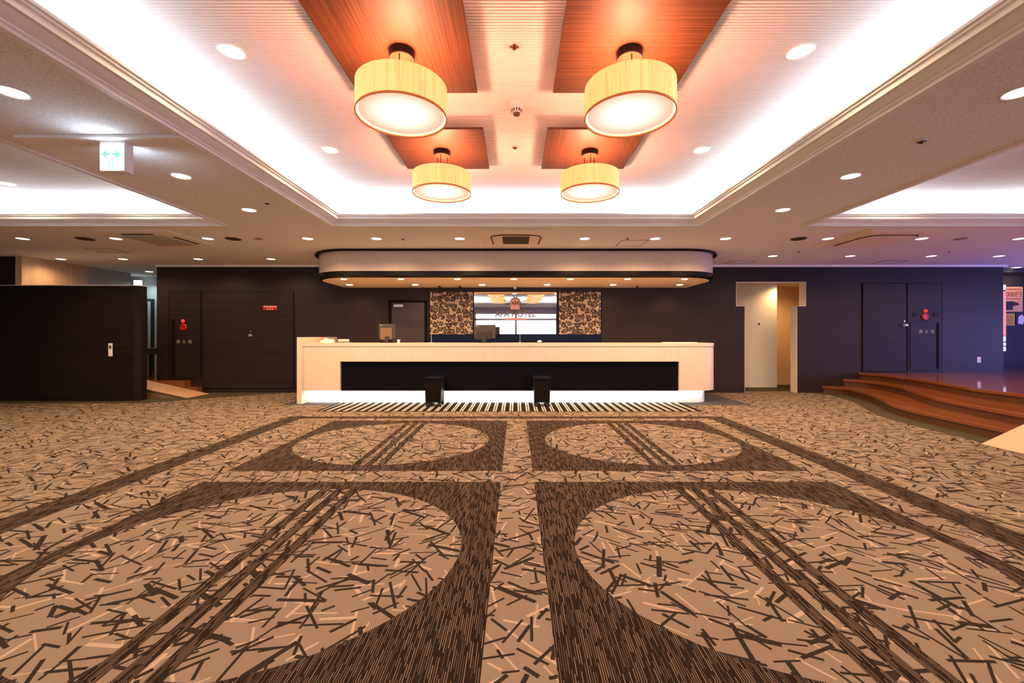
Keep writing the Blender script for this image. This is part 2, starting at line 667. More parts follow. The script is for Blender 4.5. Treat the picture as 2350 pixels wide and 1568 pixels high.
def window(name, axis, a0, a1, z0, z1, c, cuts, zs):
    r = bpy.data.objects.new(name, None)
    COL.objects.link(r)
    r['kind'] = 'structure'
    bm = B()
    t = .05
    def bar(p0, p1, q0, q1):
        if axis == 'x':
            box(bm, p0, p1, c - .04, c + .04, q0, q1)
        else:
            box(bm, c - .04, c + .04, p0, p1, q0, q1)
    for a in [a0] + cuts + [a1]:
        bar(a - t, a + t, z0, z1)
    for z_ in [z0] + zs + [z1]:
        bar(a0, a1, z_ - .05, z_ + .05)
    o = obj('window_frame', bm, M['alu'], r)
    o['kind'] = 'structure'
    bm = B()
    if axis == 'x':
        box(bm, a0, a1, c - .004, c + .004, z0, z1)
    else:
        box(bm, c - .004, c + .004, a0, a1, z0, z1)
    o = obj('window_pane', bm, M['glass'], r)
    o['kind'] = 'structure'
    return r


window('window_1', 'x', -8, 8, .25, 2.42, YF - .1, [-6, -4, -2.2, 0, 2.2, 4, 6], [2.08])
window('window_2', 'y', 2.5, 8.2, .0, 2.4, XR + .1, [3.9, 5.3, 6.7], [2.08])
area((0, YF - .02, 1.33), 16, 2.17, 1, (1, 1, 1), (PI / 2, 0, 0), 'window_portal', True)
area((XR - .02, 5.35, .95), 1.8, 5.6, 290, (.24, .22, 1.0), (0, PI / 2, 0), 'added_violet_light')  # unseen violet area light, added to tint the wall above the steps

# thin light moulding where the dark wall meets the ceiling
bm = B()
for a, b in ((XWL, -3.70), (3.70, XWR + .05)):
    box(bm, a, b, YW - .045, YW, ZC - .042, ZC)
struct('trim_4', bm, M['mould'])

# passage behind the T-shaped opening
wall('wall_passage', [(3.2, 6.04, 9.88, 9.98, 0, ZC)], M['creamwall'])
wall('wall_passage_end', [(6.04, 8.6, 10.45, 10.55, 0, ZC), (6.98, 7.08, 9.21, 10.45, 0, ZC), (3.2, 3.3, 9.21, 9.88, 0, ZC), (6.0, 6.04, 9.98, 10.45, 0, ZC)], M['orangewall'])
wall('ceiling_passage', [(3.2, 8.6, 9.21, 10.5, 2.40, 2.45)], M['creamwall'])
# lining of the T opening
bm = B()
for b in ((4.63, 4.645, YW + .002, YW + .215, 1.824, 2.339), (6.109, 6.124, YW + .002, YW + .215, 1.824, 2.339), (4.638, 6.116, YW + .002, YW + .215, 2.332, 2.347),
          (4.812, 4.827, YW + .002, YW + .215, 0, 1.824), (5.923, 5.938, YW + .002, YW + .215, 0, 1.824),
          (4.638, 4.827, YW + .002, YW + .215, 1.817, 1.832), (5.923, 6.116, YW + .002, YW + .215, 1.817, 1.832)):
    box(bm, *b)
struct('trim_5', bm, M['creamwall'])
bm = B()
box(bm, 4.0, 6.9, 9.22, 10.4, 0, .006)
struct('floor_passage', bm, M['border'])
bm = B()
box(bm, 6.05, 6.97, 10.43, 10.45, 0, .09)
struct('baseboard_passage', bm, M['creamtop'])

# left side: raised passage behind the partition
wall('wall_side', [(-9.32, -9.2, 7.95, 9.17, 0, ZC)], M['woodwall'])
wall('wall_side_grey', [(-9.32, -9.2, 9.17, 10.2, 0, ZC)], M['greywall'])
wall('wall_corridor', [(-11.8, XWL - .02, 10.8, 10.9, 0, ZC), (XWL - .02, XWL + .1, YW + .21, 10.8, 0, ZC)], M['greywall'])
wall('wall_pier', [(-10.4, -9.36, 8.02, 8.5, 0, ZC)], M['blackmatt'])

# partition with a rounded end
bm = B()
pts = [(-11.5, 7.84), (-7.06, 7.84)] + [(-7.06 + .13 * math.sin(a), 7.97 - .13 * math.cos(a)) for a in [PI / 12 * i for i in range(1, 7)]] + [(-6.93, 8.02), (-11.5, 8.02)]
prism(bm, pts, 0, 2.122)
struct('wall_partition', bm, M['darkwood_low'], True)
bm = B()
prism(bm, [(px, py) for px, py in pts], 2.122, 2.134)
struct('trim_6', bm, M['mould'])

# raised floor on the left, with its two steps
bm = B()
box(bm, -9.2, -7.6, 8.02, 10.8, 0, .27)
box(bm, -7.6, -6.85, 8.82, YW, 0, .27)
box(bm, -6.85, -6.60, 8.82, YW, 0, .135)
struct('floor_platform_left', bm, M['stepwood'])

# olive border of the carpet on the left side
bm = B()
prism(bm, [(-11.5, 7.55), (-6.6, 7.62), (-5.85, 8.25), (-4.9, 8.95), (-4.9, 9.0), (-6.6, 9.0), (-6.6, 8.80), (-7.6, 8.8), (-7.6, 8.02), (-6.93, 8.02), (-6.93, 7.84), (-11.5, 7.84)], .0, .004)
struct('trim_7', bm, M['border'])


# raised floor on the right with three flowing steps
def smooth_curve(pts, n=60):
    out = []
    P = [pts[0]] + pts + [pts[-1]]
    for i in range(1, len(P) - 2):
        p0, p1, p2, p3 = P[i - 1:i + 3]
        for k in range(10):
            t = k / 10
            out.append(tuple(.5 * (2 * b + (c - a) * t + (2 * a - 5 * b + 4 * c - d) * t * t + (3 * b - a - 3 * c + d) * t ** 3) for a, b, c, d in zip(p0, p1, p2, p3)))
    out.append(pts[-1])
    return out


top = smooth_curve([(7.22, 9.0), (7.30, 8.5), (7.24, 7.9), (7.12, 7.4), (6.94, 6.85), (6.74, 6.3), (6.70, 5.8), (6.70, 5.3), (6.62, 4.6), (6.5, 3.4), (6.5, 1.0)])
mid = smooth_curve([(6.89, 9.0), (7.10, 8.6), (7.06, 8.1), (6.80, 7.45), (6.42, 6.75), (6.18, 6.25), (6.06, 5.8), (5.96, 5.3), (5.90, 4.9), (5.86, 4.4), (5.8, 3.4), (5.8, 1.0)])
low = smooth_curve([(6.46, 9.0), (6.66, 8.65), (6.50, 8.0), (6.28, 7.45), (5.90, 6.75), (5.69, 6.2), (5.60, 5.55), (5.54, 4.86), (5.48, 4.3), (5.4, 3.4), (5.4, 1.0)])


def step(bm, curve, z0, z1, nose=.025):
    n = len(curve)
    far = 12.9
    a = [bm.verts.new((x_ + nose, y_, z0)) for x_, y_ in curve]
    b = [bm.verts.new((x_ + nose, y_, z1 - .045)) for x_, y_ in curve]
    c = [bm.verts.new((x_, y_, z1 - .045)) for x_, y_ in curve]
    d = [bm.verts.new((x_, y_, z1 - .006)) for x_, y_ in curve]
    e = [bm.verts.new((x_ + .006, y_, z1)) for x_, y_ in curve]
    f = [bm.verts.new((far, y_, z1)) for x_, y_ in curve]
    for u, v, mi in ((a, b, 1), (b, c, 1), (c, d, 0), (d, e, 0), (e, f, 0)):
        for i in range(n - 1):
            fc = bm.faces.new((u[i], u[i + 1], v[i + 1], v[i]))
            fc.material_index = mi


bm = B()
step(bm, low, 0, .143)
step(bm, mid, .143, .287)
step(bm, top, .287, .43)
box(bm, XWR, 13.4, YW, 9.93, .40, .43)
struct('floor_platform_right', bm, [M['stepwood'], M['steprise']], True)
bm = B()
a = [bm.verts.new((x_ - .30, y_, .003)) for x_, y_ in low]
b = [bm.verts.new((x_ + .03, y_, .003)) for x_, y_ in low]
for i in range(len(low) - 1):
    bm.faces.new((a[i], a[i + 1], b[i + 1], b[i]))
struct('trim_8', bm, M['border'])

# shop corner beyond the back wall's end
wall('wall_shop', [(XWR - .6, XR, 9.93, 10.1, 0, ZC), (XWR - .02, XWR, YW + .21, 9.93, 0, ZC)], M['blackmatt'])
wall('ceiling_shop', [(XWR, XR, 9.4, 9.93, 2.60, ZC)], M['blackmatt'])

# ------------------------------------------------------------------ central ceiling: panels, pendants
PXS, PYS = (-.727, .715), (4.165, 2.725, 1.285, -.155)
WHERE = ['farther from the camera, close to the counter', 'nearer the camera, second from the counter', 'third from the counter', 'fourth from the counter']
SIDE = ['exit sign side', 'curved steps side']
for j, py in enumerate(PYS):
    for i, px in enumerate(PXS):
        t = thing('timber_panel', 'square striped timber ceiling panel over the %s pendant from the counter, %s' % (ORD[j], SIDE[i]), 'ceiling panel', (px, py, 3.0), group='square timber panels in the central tray')
        bm = B()
        box(bm, -.44, .44, -.44, .44, 0, .022)
        obj('board', bm, M['panel_y' if (i + j) % 2 else 'panel_x'], t)
        for sx in (-.3, .3):
            for sy in (-.3, .3):
                bm = B()
                rod(bm, (sx, sy, .02), (sx, sy, .08), .015)
                obj('spacer', bm, M['blackmatt'], t)

pend0 = None
for j, py in enumerate(PYS):
    for i, px in enumerate(PXS):
        lab = 'round yellow drum pendant lamp, %s from the counter, on the %s' % (ORD[j], SIDE[i])
        loc = (px + .005, py - (.02 if j else 0), 3.0)
        if pend0 is None:
            t = pend0 = thing('pendant_lamp', lab, 'pendant lamp', loc, group='yellow drum pendants')
            bm = B()
            lathe(bm, [(0, 0), (.08, 0), (.08, -.045), (.076, -.05), (0, -.05)], 40, mis=[0, 0, 0, 1])
            obj('canopy', bm, [M['black'], M['bronze']], t, True)
            for k in range(3):
                a = k * 2 * PI / 3 + .5
                bm = B()
                rod(bm, (.055 * math.cos(a), .055 * math.sin(a), -.05), (.055 * math.cos(a), .055 * math.sin(a), -.235), .0035)
                obj('stem', bm, M['black'], t)
            bm = B()
            lathe(bm, [(.277, -.227), (.281, -.227), (.281, -.409)], 72)
            obj('lamp_shade', bm, M['shade'], t, True)
            bm = B()
            lathe(bm, [(.277, -.227), (.277, -.409)], 72)
            obj('lining', bm, M['shadein'], t, True)
            bm = B()
            lathe(bm, [(.2825, -.405), (.2835, -.411), (.2825, -.417), (.276, -.417), (.275, -.409)], 72)
            obj('piping', bm, M['shaderim'], t, True)
            bm = B()
            lathe(bm, [(0, -.392), (.25, -.396), (.262, -.399), (.262, -.392), (0, -.386)], 64)
            obj('diffuser', bm, M['diffuser'], t, True)
            bm = B()
            for k in range(3):
                a = k * 2 * PI / 3 + .5
                rod(bm, (.055 * math.cos(a), .055 * math.sin(a), -.235), (.277 * math.cos(a), .277 * math.sin(a), -.235), .003)
            obj('carrier', bm, M['black'], t)
        else:
            dup(pend0, loc, lab)
        l = bpy.data.lights.new('pendant_bulb', 'POINT')
        l.energy = 60
        l.color = (1.0, .30, .165)
        l.shadow_soft_size = .06
        o = bpy.data.objects.new('pendant_bulb', l)
        COL.objects.link(o)
        o.location = (loc[0], loc[1], 2.69)
        # the opal plate lights the room below
        o = spot((loc[0], loc[1], 2.575), 26, None, (1.0, .68, .46), 165, .6, 'pendant_glow')
        o.data.shadow_soft_size = .2

# ------------------------------------------------------------------ recessed downlights
dl0 = None


def downlight(X, Y, Z, label, group, energy, r=.085, col=WARM, ang=140):
    global dl0
    if dl0 is None:
        t = dl0 = thing('recessed_downlight', label, 'downlight', (X, Y, Z), group=group)
        bm = B()
        lathe(bm, [(1.0, 0), (1.0, -.05), (.93, -.07), (.84, -.02), (.82, 0)], 36)
        obj('trim_ring', bm, M['white'], t, True)
        bm = B()
        lathe(bm, [(0, -.045), (.84, -.03), (.84, 0), (0, 0)], 36)
        obj('lens', bm, M['lens'], t)
        t.scale = (r, r, .085)
    else:
        t = dup(dl0, (X, Y, Z), label, group=group)
        t.scale = (r, r, .085)
    if energy:
        spot((X, Y, Z - .03), energy, None, col, ang)
    return t


E_FLAT, E_TRAY, E_SOF = 56, 58, 24
for i, s in enumerate((-1, 1)):
    for k, Y in enumerate((5.45, 4.30, 2.81)):
        downlight(s * 1.87, Y, ZT - .007, 'bright downlight in the ribbed central ceiling, %s from the counter, %s' % (ORD[k], SIDE[i]), 'downlights in the central tray', E_TRAY)
for Y in (1.4, -.1, -1.6):
    for s in (-1, 1):
        spot((s * 1.87, Y, ZT - .03), E_TRAY, None, WARM)
for i, s in enumerate((-1, 1)):
    for k, (X, Y) in enumerate(((3.156, 5.05), (3.12, 3.98), (3.08, 2.61))):
        downlight(s * X, Y, ZC, 'downlight in the flat strip beside the central tray, %s from the counter, %s' % (ORD[k], SIDE[i]), 'downlights in the flat strips', E_FLAT)
    for Y in (1.2, -.3, -1.8):
        spot((s * 3.1, Y, ZC - .03), E_FLAT)
for k, (X, Y, w) in enumerate(((-4.86, 5.25, 'half hidden by its edge'), (-6.27, 5.25, 'in its far corner'), (-4.85, 4.18, 'nearest the exit sign'))):
    downlight(X, Y, ZT - .007, 'downlight inside the grey tray beyond the exit sign, %s' % w, 'downlights in the side trays', 60)
for k, (X, Y, w) in enumerate(((4.86, 5.25, 'half hidden by its edge near the cassette'), (4.85, 4.15, 'nearer the camera, at the frame edge'))):
    downlight(X, Y, ZT - .007, 'downlight in the tray above the steps, %s' % w, 'downlights in the side trays', 60)
for k, px in enumerate((52, 266, 477, 706, 864, 1055, 1342, 1504, 1665, 1900, 2115, 2340)):
    downlight((px - CX) / F * 6.54, 6.54, ZC, '%s downlight from the exit sign side in the ceiling row before the counter canopy' % ORD[k], 'downlights in the row before the canopy', E_FLAT * (2.7 if 2 < k < 9 else 1.9), .085, (1.0, .62, .33))
for k, (px, w) in enumerate(((140, 'over the golden veneer wall'), (282, 'over the rounded end of the low partition'), (455, 'over the fire hydrant cabinet by the ramp'), (622, 'next to the canopy corner, over the wide dark door'))):
    downlight((px - CX) / F * 8.28, 8.28, ZC, 'downlight in the rear ceiling row, %s' % w, 'downlights in the rear row', E_FLAT * (.5 if k == 0 else 1))
for k, (px, w) in enumerate(((1773, 'over the T-shaped opening'), (1951, 'between the T-shaped opening and the step ends'), (2137, 'over the hydrant cabinet on the raised floor'), (2292, 'over the blue lit wall end'))):
    downlight((px - CX) / F * 7.97, 7.97, ZC, 'downlight in the rear ceiling row, %s' % w, 'downlights in the rear row', E_FLAT)
for k, px in enumerate((802, 953, 1106, 1256, 1407, 1560)):
    downlight((px - CX) / F * 8.46, 8.46, 2.21, '%s downlight from the ramp side in the wall row under the canopy' % ORD[k], 'downlights under the canopy', E_SOF, .07, WARM2)
for k, px in enumerate((789, 920, 1050, 1179, 1309, 1440, 1571)):
    downlight((px - CX) / F * 7.62, 7.62, 2.21, '%s downlight from the ramp side in the front row under the canopy' % ORD[k], 'downlights under the canopy', E_SOF, .06, WARM2)
downlight(6.10, 9.66, 2.40, 'downlight in the passage ceiling seen through the T-shaped opening', 'downlights in the passage', 60, .085, (1, .62, .30))
downlight(10.9, 9.3, ZC, 'downlight past the end of the blue lit wall, above the posters', 'downlights in the shop corner', 5)
downlight(-8.5, 9.9, ZC, 'small downlight over the raised passage by the glass door', 'downlights in the corridor', 8, .085, (.75, .95, 1.0))
# bulbs of the unseen rest of the hall behind the camera
for X in (-9.5, -5.4, 5.4, 9.5):
    for Y in (0.0, 3.2):
        spot((X, Y, ZC - .03), 75)

# ------------------------------------------------------------------ counter canopy
def rounded(x0, x1, y0, y1, rl, rr, n=14):
    """plan outline with rounded front corners"""
    p = [(x0, y1)]
    if rl:
        p += [(x0 + rl - rl * math.cos(a), y0 + rl - rl * math.sin(a)) for a in [PI / 2 * i / n for i in range(n + 1)]]
    else:
        p += [(x0, y0)]
    if rr:
        p += [(x1 - rr + rr * math.sin(a), y0 + rr - rr * math.cos(a)) for a in [PI / 2 * i / n for i in range(n + 1)]]
    else:
        p += [(x1, y0)]
    p += [(x1, y1)]
    return p


can = thing('counter_canopy', 'long round-cornered canopy with pale band and black rims above the reception counter', 'canopy', (0, 0, 2.21))
bm = B()
prism(bm, rounded(-3.66, 3.66, 7.345, YW - .001, .76, .76), .10, .447)
obj('fascia', bm, M['cream'], can, True)
bm = B()
prism(bm, rounded(-3.73, 3.73, 7.29, YW - .05, .81, .81), .447, .479)
obj('upper_rim', bm, M['black'], can, True)
bm = B()
o_ = rounded(-3.675, 3.675, 7.33, YW - .001, .77, .77)
i_ = rounded(-3.60, 3.60, 7.41, YW - .001, .69, .69)
va = [[bm.verts.new((x_, y_, z_)) for x_, y_ in pl] for pl, z_ in ((o_, .105), (o_, .03), (i_, 0.0), (i_, .03), (i_, .105))]
for u, v in zip(va, va[1:]):
    for k in range(len(o_) - 1):
        bm.faces.new((u[k], u[k + 1], v[k + 1], v[k]))
obj('lower_rim', bm, M['black'], can, True)
bm = B()
prism(bm, rounded(-3.61, 3.61, 7.40, YW - .001, .70, .70), .004, .02)
obj('soffit', bm, M['soffit'], can)

# ------------------------------------------------------------------ reception counter
ctr = thing('reception_counter', 'long pale veneer reception counter with dark recessed front and glowing plinth', 'counter')
CY0, CY1 = 7.54, 8.27
bm = B()
box(bm, -3.845, -3.762, 7.49, YW - .003, 0, 1.176, bev=.004)
tag(obj('counter_end_panel', bm, M['cream']), 'tall pale end panel standing at the ramp side of the reception counter', 'panel')
bm = B()
outl = rounded(-3.76, 3.62, CY0, CY1, 0, .36)
prism(bm, outl, .746, 1.003)
box(bm, -3.76, -3.107, CY0, CY1, .232, .746)
prism(bm, rounded(2.885, 3.62, CY0, CY1, 0, .36), .232, .746)
obj('front_body', bm, M['cream'], ctr, True)
bm = B()
prism(bm, rounded(-3.755, 3.61, CY0 + .012, CY1, 0, .35), 1.0, 1.012)
obj('shadow_gap', bm, M['rampedge'], ctr)
bm = B()
prism(bm, rounded(-3.76, 3.625, CY0 - .006, CY1, 0, .36), 1.012, 1.07)
obj('countertop', bm, M['creamtop'], ctr, True)
bm = B()
box(bm, -3.107, 2.885, CY0 + .05, CY1 - .01, .222, .746)
obj('recessed_panel', bm, M['blackgloss'], ctr)
bm = B()
prism(bm, rounded(-3.76, 3.50, CY0 + .15, CY1 - .06, 0, .30), 0, .232)
obj('plinth', bm, M['plinth'], ctr, True)
area((-.4, CY0 + .085, .215), 6.6, .03, 30, (1.0, .97, .88), (math.radians(20), 0, 0), 'plinth_light')
area((3.2, CY0 + .10, .215), .5, .03, 1.2, (1.0, .95, .82), (math.radians(20), 0, 0), 'plinth_light')

# stools
def stool(X, label):
    t = thing('stool', label, 'stool', (X, 7.385, 0), group='black box stools at the counter')
    bm = B()
    box(bm, -.152, .152, -.185, .185, .468, .496, bev=.005)
    obj('seat', bm, M['black'], t)
    bm = B()
    prism(bm, [(-.128, .075), (.128, .075), (.143, .468), (-.143, .468)], -.17, .17, axis='y')
    obj('body', bm, M['stoolwood'], t)
    for sx in (-1, 1):
        for sy in (-1, 1):
            bm = B()
            rod(bm, (sx * .10, sy * .14, 0), (sx * .10, sy * .14, .02), .032, 14)
            box(bm, sx * .10 - .026, sx * .10 + .026, sy * .14 - .026, sy * .14 + .026, .018, .078)
            obj('foot', bm, M['blackmatt'], t)
    return t


stool(-1.40, 'black box stool on the striped mat nearer the ramp, before the counter')
stool(.443, 'black box stool with a blue sheen on its seat, near the middle of the counter')

# things on the counter
def terminal(name, label, X, Y, w, h, rz, m1, m2, lower):
    t = thing(name, label, 'monitor', (X, Y, 1.07), rz)
    bm = B()
    box(bm, -w / 2, w / 2, .0, .035, .08, .08 + h, bev=.006)
    obj('screen', bm, m1, t)
    bm = B()
    box(bm, -w / 2 * .78, w / 2 * .62, -.035, .0, .06, .08 + h * lower, bev=.008)
    rc = obj('rear_cover', bm, m2, t)
    bm = B()
    prism(bm, [(-.05, 0.004), (.03, .004), (.05, .12), (-.02, .12)], -.06, -.02, axis='y')
    st = obj('stand', bm, M['blackmatt'], t)
    bm = B()
    box(bm, -.11, .11, -.08, .08, 0, .014, bev=.004)
    obj('base', bm, M['blackmatt'], st)
    bm = B()
    box(bm, -w / 2 + .02, -w / 2 + .07, -.003, .001, .08 + h - .03, .08 + h - .02)
    obj('name_plate', bm, M['letter'], t)


terminal('monitor', 'brown cash terminal turned away on the counter, in front of the rear door', -2.40, 7.95, .30, .27, .12, M['monitor'], M['monitor2'], .72)
terminal('monitor', 'black monitor seen from behind on the counter, before the mirror', -.58, 7.95, .40, .255, -.18, M['monitor'], M['blackmatt'], .5)


def rod_stand(X, label, h):
    t = thing('rod_stand', label, 'stand', (X, 7.9, 1.07))
    bm = B()
    lathe(bm, [(0, .012), (.045, .01), (.05, 0), (0, 0)], 24)
    obj('base', bm, M['steel'], t, True)
    bm = B()
    rod(bm, (0, 0, .01), (0, 0, h), .006)
    obj('rod', bm, M['steel'], t)


rod_stand(.075, 'thin metal rod stand on the counter below the mirror middle', .16)
rod_stand(-1.565, 'thin metal rod stand on the counter under the floral panel by the rear door', .15)
t = thing('desk_bell', 'white domed desk bell on the counter below the mirror', 'bell', (.435, 7.85, 1.07))
bm = B()
lathe(bm, [(0, .012), (.05, .012), (.055, 0), (0, 0)], 24)
obj('base', bm, M['blackmatt'], t, True)
bm = B()
lathe(bm, [(.045, .012), (.044, .025), (.034, .04), (.018, .048), (0, .05)], 24)
obj('dome', bm, M['white'], t, True)
bm = B()
lathe(bm, [(.007, .048), (.007, .056), (0, .058)], 12)
obj('button', bm, M['steel'], t)
bm = B()
box(bm, 2.68, 3.25, 7.62, 7.86, 1.07, 1.084, bev=.003)
tag(obj('paper_pad', bm, M['paper']), 'flat white paper pad lying on the rounded end of the counter', 'paper')
t = thing('folded_cloth', 'cream crumpled cloth on the counter beside its raised end panel', 'cloth', (-3.46, 7.85, 1.07))
bm = B()
bmesh.ops.create_uvsphere(bm, u_segments=24, v_segments=12, radius=1)
for v in bm.verts:
    n = 1 + .18 * math.sin(5 * v.co.x + 3 * v.co.y) * math.cos(4 * v.co.z + 2 * v.co.y)
    v.co = Vector((v.co.x * .13 * n, v.co.y * .10 * n, max(0, v.co.z) * .08 * n))
obj('cloth_heap', bm, M['cloth'], t, True)
t = thing('acrylic_holder', 'clear acrylic leaflet holder standing beside the cream cloth on the counter', 'holder', (-3.20, 7.95, 1.07))
bm = B()
box(bm, -.11, .11, -.004, .004, .0, .075)
box(bm, -.11, .11, -.05, -.042, .0, .04)
box(bm, -.11, .11, -.05, .004, .0, .006)
obj('shell', bm, M['acrylic'], t)
bm = B()
box(bm, -.10, .10, -.035, -.006, .006, .068)
obj('leaflets', bm, M['offwhite'], t)
bm = B()
lathe(bm, [(0, .035), (.026, .035), (.03, .06), (.028, .06), (.024, .037), (.022, .0), (0, 0)], 20, -2.17, 7.9)
o = tag(obj('cup', bm, M['white'], None, True, (0, 0, 1.07)), 'small white cup on the counter beside the brown cash terminal', 'cup')

# ------------------------------------------------------------------ back wall behind the counter
t = thing('back_board', 'glossy black board with painted sky reflection on the wall behind the reception counter', 'board', (0, YW, 0))
bm = B()
box(bm, -1.825, 1.80, -.05, -.003, 0, 2.13)
obj('board', bm, M['skytint_gloss'], t)
bm = B()
box(bm, -1.825, 1.80, -.05, -.003, 2.13, 2.205)
obj('top_rail', bm, M['blackmatt'], t)
for x0, x1, w in ((-1.79, -.90, 'next to the rear door'), (.90, 1.77, 'on the T-shaped opening side of the mirror')):
    t = thing('floral_wall_frame', 'framed panel of dark flowers on sand fabric, %s' % w, 'wall panel', ((x0 + x1) / 2, YW, 1.676))
    bm = B()
    w_ = (x1 - x0) / 2
    box(bm, -w_, w_, -.10, -.057, -.445, .445, bev=.004)
    obj('fabric', bm, M['floral'], t)
    bm = B()
    box(bm, -w_ + .05, w_ - .05, -.057, -.051, -.40, .40)
    obj('batten', bm, M['blackmatt'], t)

mir = thing('mirror', 'large rectangular mirror with emblem and sign letters between the floral panels', 'mirror', (0, YW, 0))
bm = B()
box(bm, -.875, .85, -.075, -.051, 1.236, 2.118)
obj('glass', bm, M['mirror'], mir)
bm = B()
zc = 1.885
pts = [(-.115, -.155), (.115, -.155), (.115, .03), (.10, .085), (.055, .115), (0, .125), (-.055, .115), (-.10, .085), (-.115, .03)]
prism(bm, [(x_ * .85 - .012, z_ * .85 + zc) for x_, z_ in pts], -.088, -.078, axis='y')
em = obj('emblem', bm, M['letterpink'], mir)
bm = B()
ring = [(x_ * .85 - .012, z_ * .85 + zc) for x_, z_ in pts[1:]]
for p, q in zip(ring, ring[1:]):
    rod(bm, (p[0], -.085, p[1]), (q[0], -.085, q[1]), .009, 8)
for s in (-1, 1):
    rod(bm, (-.012 + s * .005, -.085, zc + .10), (-.012 + s * .05, -.085, zc + .155), .008, 8)
    rod(bm, (-.012 + s * .10, -.085, zc + .02), (-.012 + s * .23, -.085, zc + .045), .007, 8)
    rod(bm, (-.012 + s * .12, -.085, zc - .02), (-.012 + s * .20, -.085, zc - .025), .010, 8)
obj('emblem_outline', bm, M['letterdark'], em)
lettering('APA', .085, (-.012, -.090, zc - .01), M['letterdark'], em, 'emblem_lettering')
bm = B()
for s in (-1, 1):
    for k in range(3):
        rod(bm, (-.012 + s * .03, -.083, zc - .155 - k * .012), (-.012 + s * (.20 - k * .03), -.083, zc - .140 - k * .014), .006, 8)
obj('emblem_ribbon', bm, M['lettergrey'], em)
lettering('APA HOTEL', .165, (-.012, -.085, 1.65), M['lettergrey'], mir, 'sign_lettering', .98)
bm = B()
lathe(bm, [(0, -.004), (.24, -.004), (.26, 0), (.24, .004), (0, .004)], 40)
bmesh.ops.transform(bm, matrix=Matrix.Translation((-.012, -.082, 1.553)) @ Matrix.Diagonal((1, 1, .09, 1)) @ Matrix.Rotation(PI / 2, 4, 'X'), verts=bm.verts)
obj('sign_underline', bm, M['letterpink'], mir)

# rear door behind the counter
def wall_door(name, X0, X1, z0, z1, grooves, frame=True):
    r = bpy.data.objects.new(name, None)
    COL.objects.link(r)
    r['kind'] = 'structure'
    r.location = (X0, YW, 0)
    w = X1 - X0
    bm = B()
    box(bm, .0, w, -.022, -.003, z0, z1, bev=.003)
    o = obj('door_leaf', bm, M['door2'] if frame else M['darkwood_v'], r)
    bm = B()
    tck = .05 if frame else .007
    mm = M['darkgroove'] if frame else M['darkgroove']
    box(bm, -tck, 0, -.035 if frame else -.020, -.003, z0, z1 + tck)
    box(bm, w, w + tck, -.035 if frame else -.020, -.003, z0, z1 + tck)
    box(bm, 0, w, -.035 if frame else -.020, -.003, z1, z1 + tck)
    if not frame:
        box(bm, 0, w, -.020, -.003, z0 - tck, z0)
    obj('door_frame', bm, mm, r)
    for c in r.children:
        c['kind'] = 'structure'
    return r


M['door2'] = wood_mat('purple brown door', (.034, .021, .026), (.045, .029, .034), 2, .45, 40, 1)
d = wall_door('door_1', -2.62, -1.92, 0, 1.90, 0)
bm = B()
box(bm, .06, .26, -.075, -.022, 1.80, 1.86, bev=.006)
obj('door_closer', bm, M['alu'], d)


def knob(parent, X, Z):
    bm = B()
    lathe(bm, [(0, 0), (.030, 0), (.030, .01), (.012, .014), (.012, .035), (.028, .045), (.032, .06), (.022, .075), (0, .078)], 24)
    bmesh.ops.transform(bm, matrix=Matrix.Translation((X, -.022, Z)) @ Matrix.Rotation(PI / 2, 4, 'X'), verts=bm.verts)
    obj('door_knob', bm, M['steel'], parent, True)
    bm = B()
    lathe(bm, [(0, 0), (.018, 0), (.018, .012), (0, .014)], 20)
    bmesh.ops.transform(bm, matrix=Matrix.Translation((X + .003, -.022, Z + .085)) @ Matrix.Rotation(PI / 2, 4, 'X'), verts=bm.verts)
    obj('door_lock', bm, M['steel'], parent, True)


d = wall_door('door_2', -6.60, -4.68, .10, 2.13, 0, False)
knob(d, -5.57 + 6.60, 1.205)
d = wall_door('door_3', 7.30, 8.21, .45, 2.30, 0, False)
knob(d, 8.155 - 7.30, 1.425)

# red door sign
t = thing('door_sign', 'small red sign with white writing high on the wide dark door', 'sign', (-5.17, YW - .022, 1.79))
bm = B()
box(bm, -.148, .148, -.006, 0, -.05, .05)
obj('plate', bm, M['red'], t)
bm = B()
for k in range(9):
    xx = -.125 + k * .031
    box(bm, xx, xx + .022, -.008, -.005, .014 + .004 * (k % 2), .032)
    box(bm, xx + .008, xx + .013, -.008, -.005, .008, .036)
for k in range(3):
    xx = -.06 + k * .05
    box(bm, xx, xx + .026, -.008, -.005, -.034, -.026)
    box(bm, xx + .010, xx + .015, -.008, -.005, -.04, -.008)
    box(bm, xx + .002, xx + .024, -.008, -.005, -.018, -.012)
obj('lettering', bm, M['whiteletter'], t)


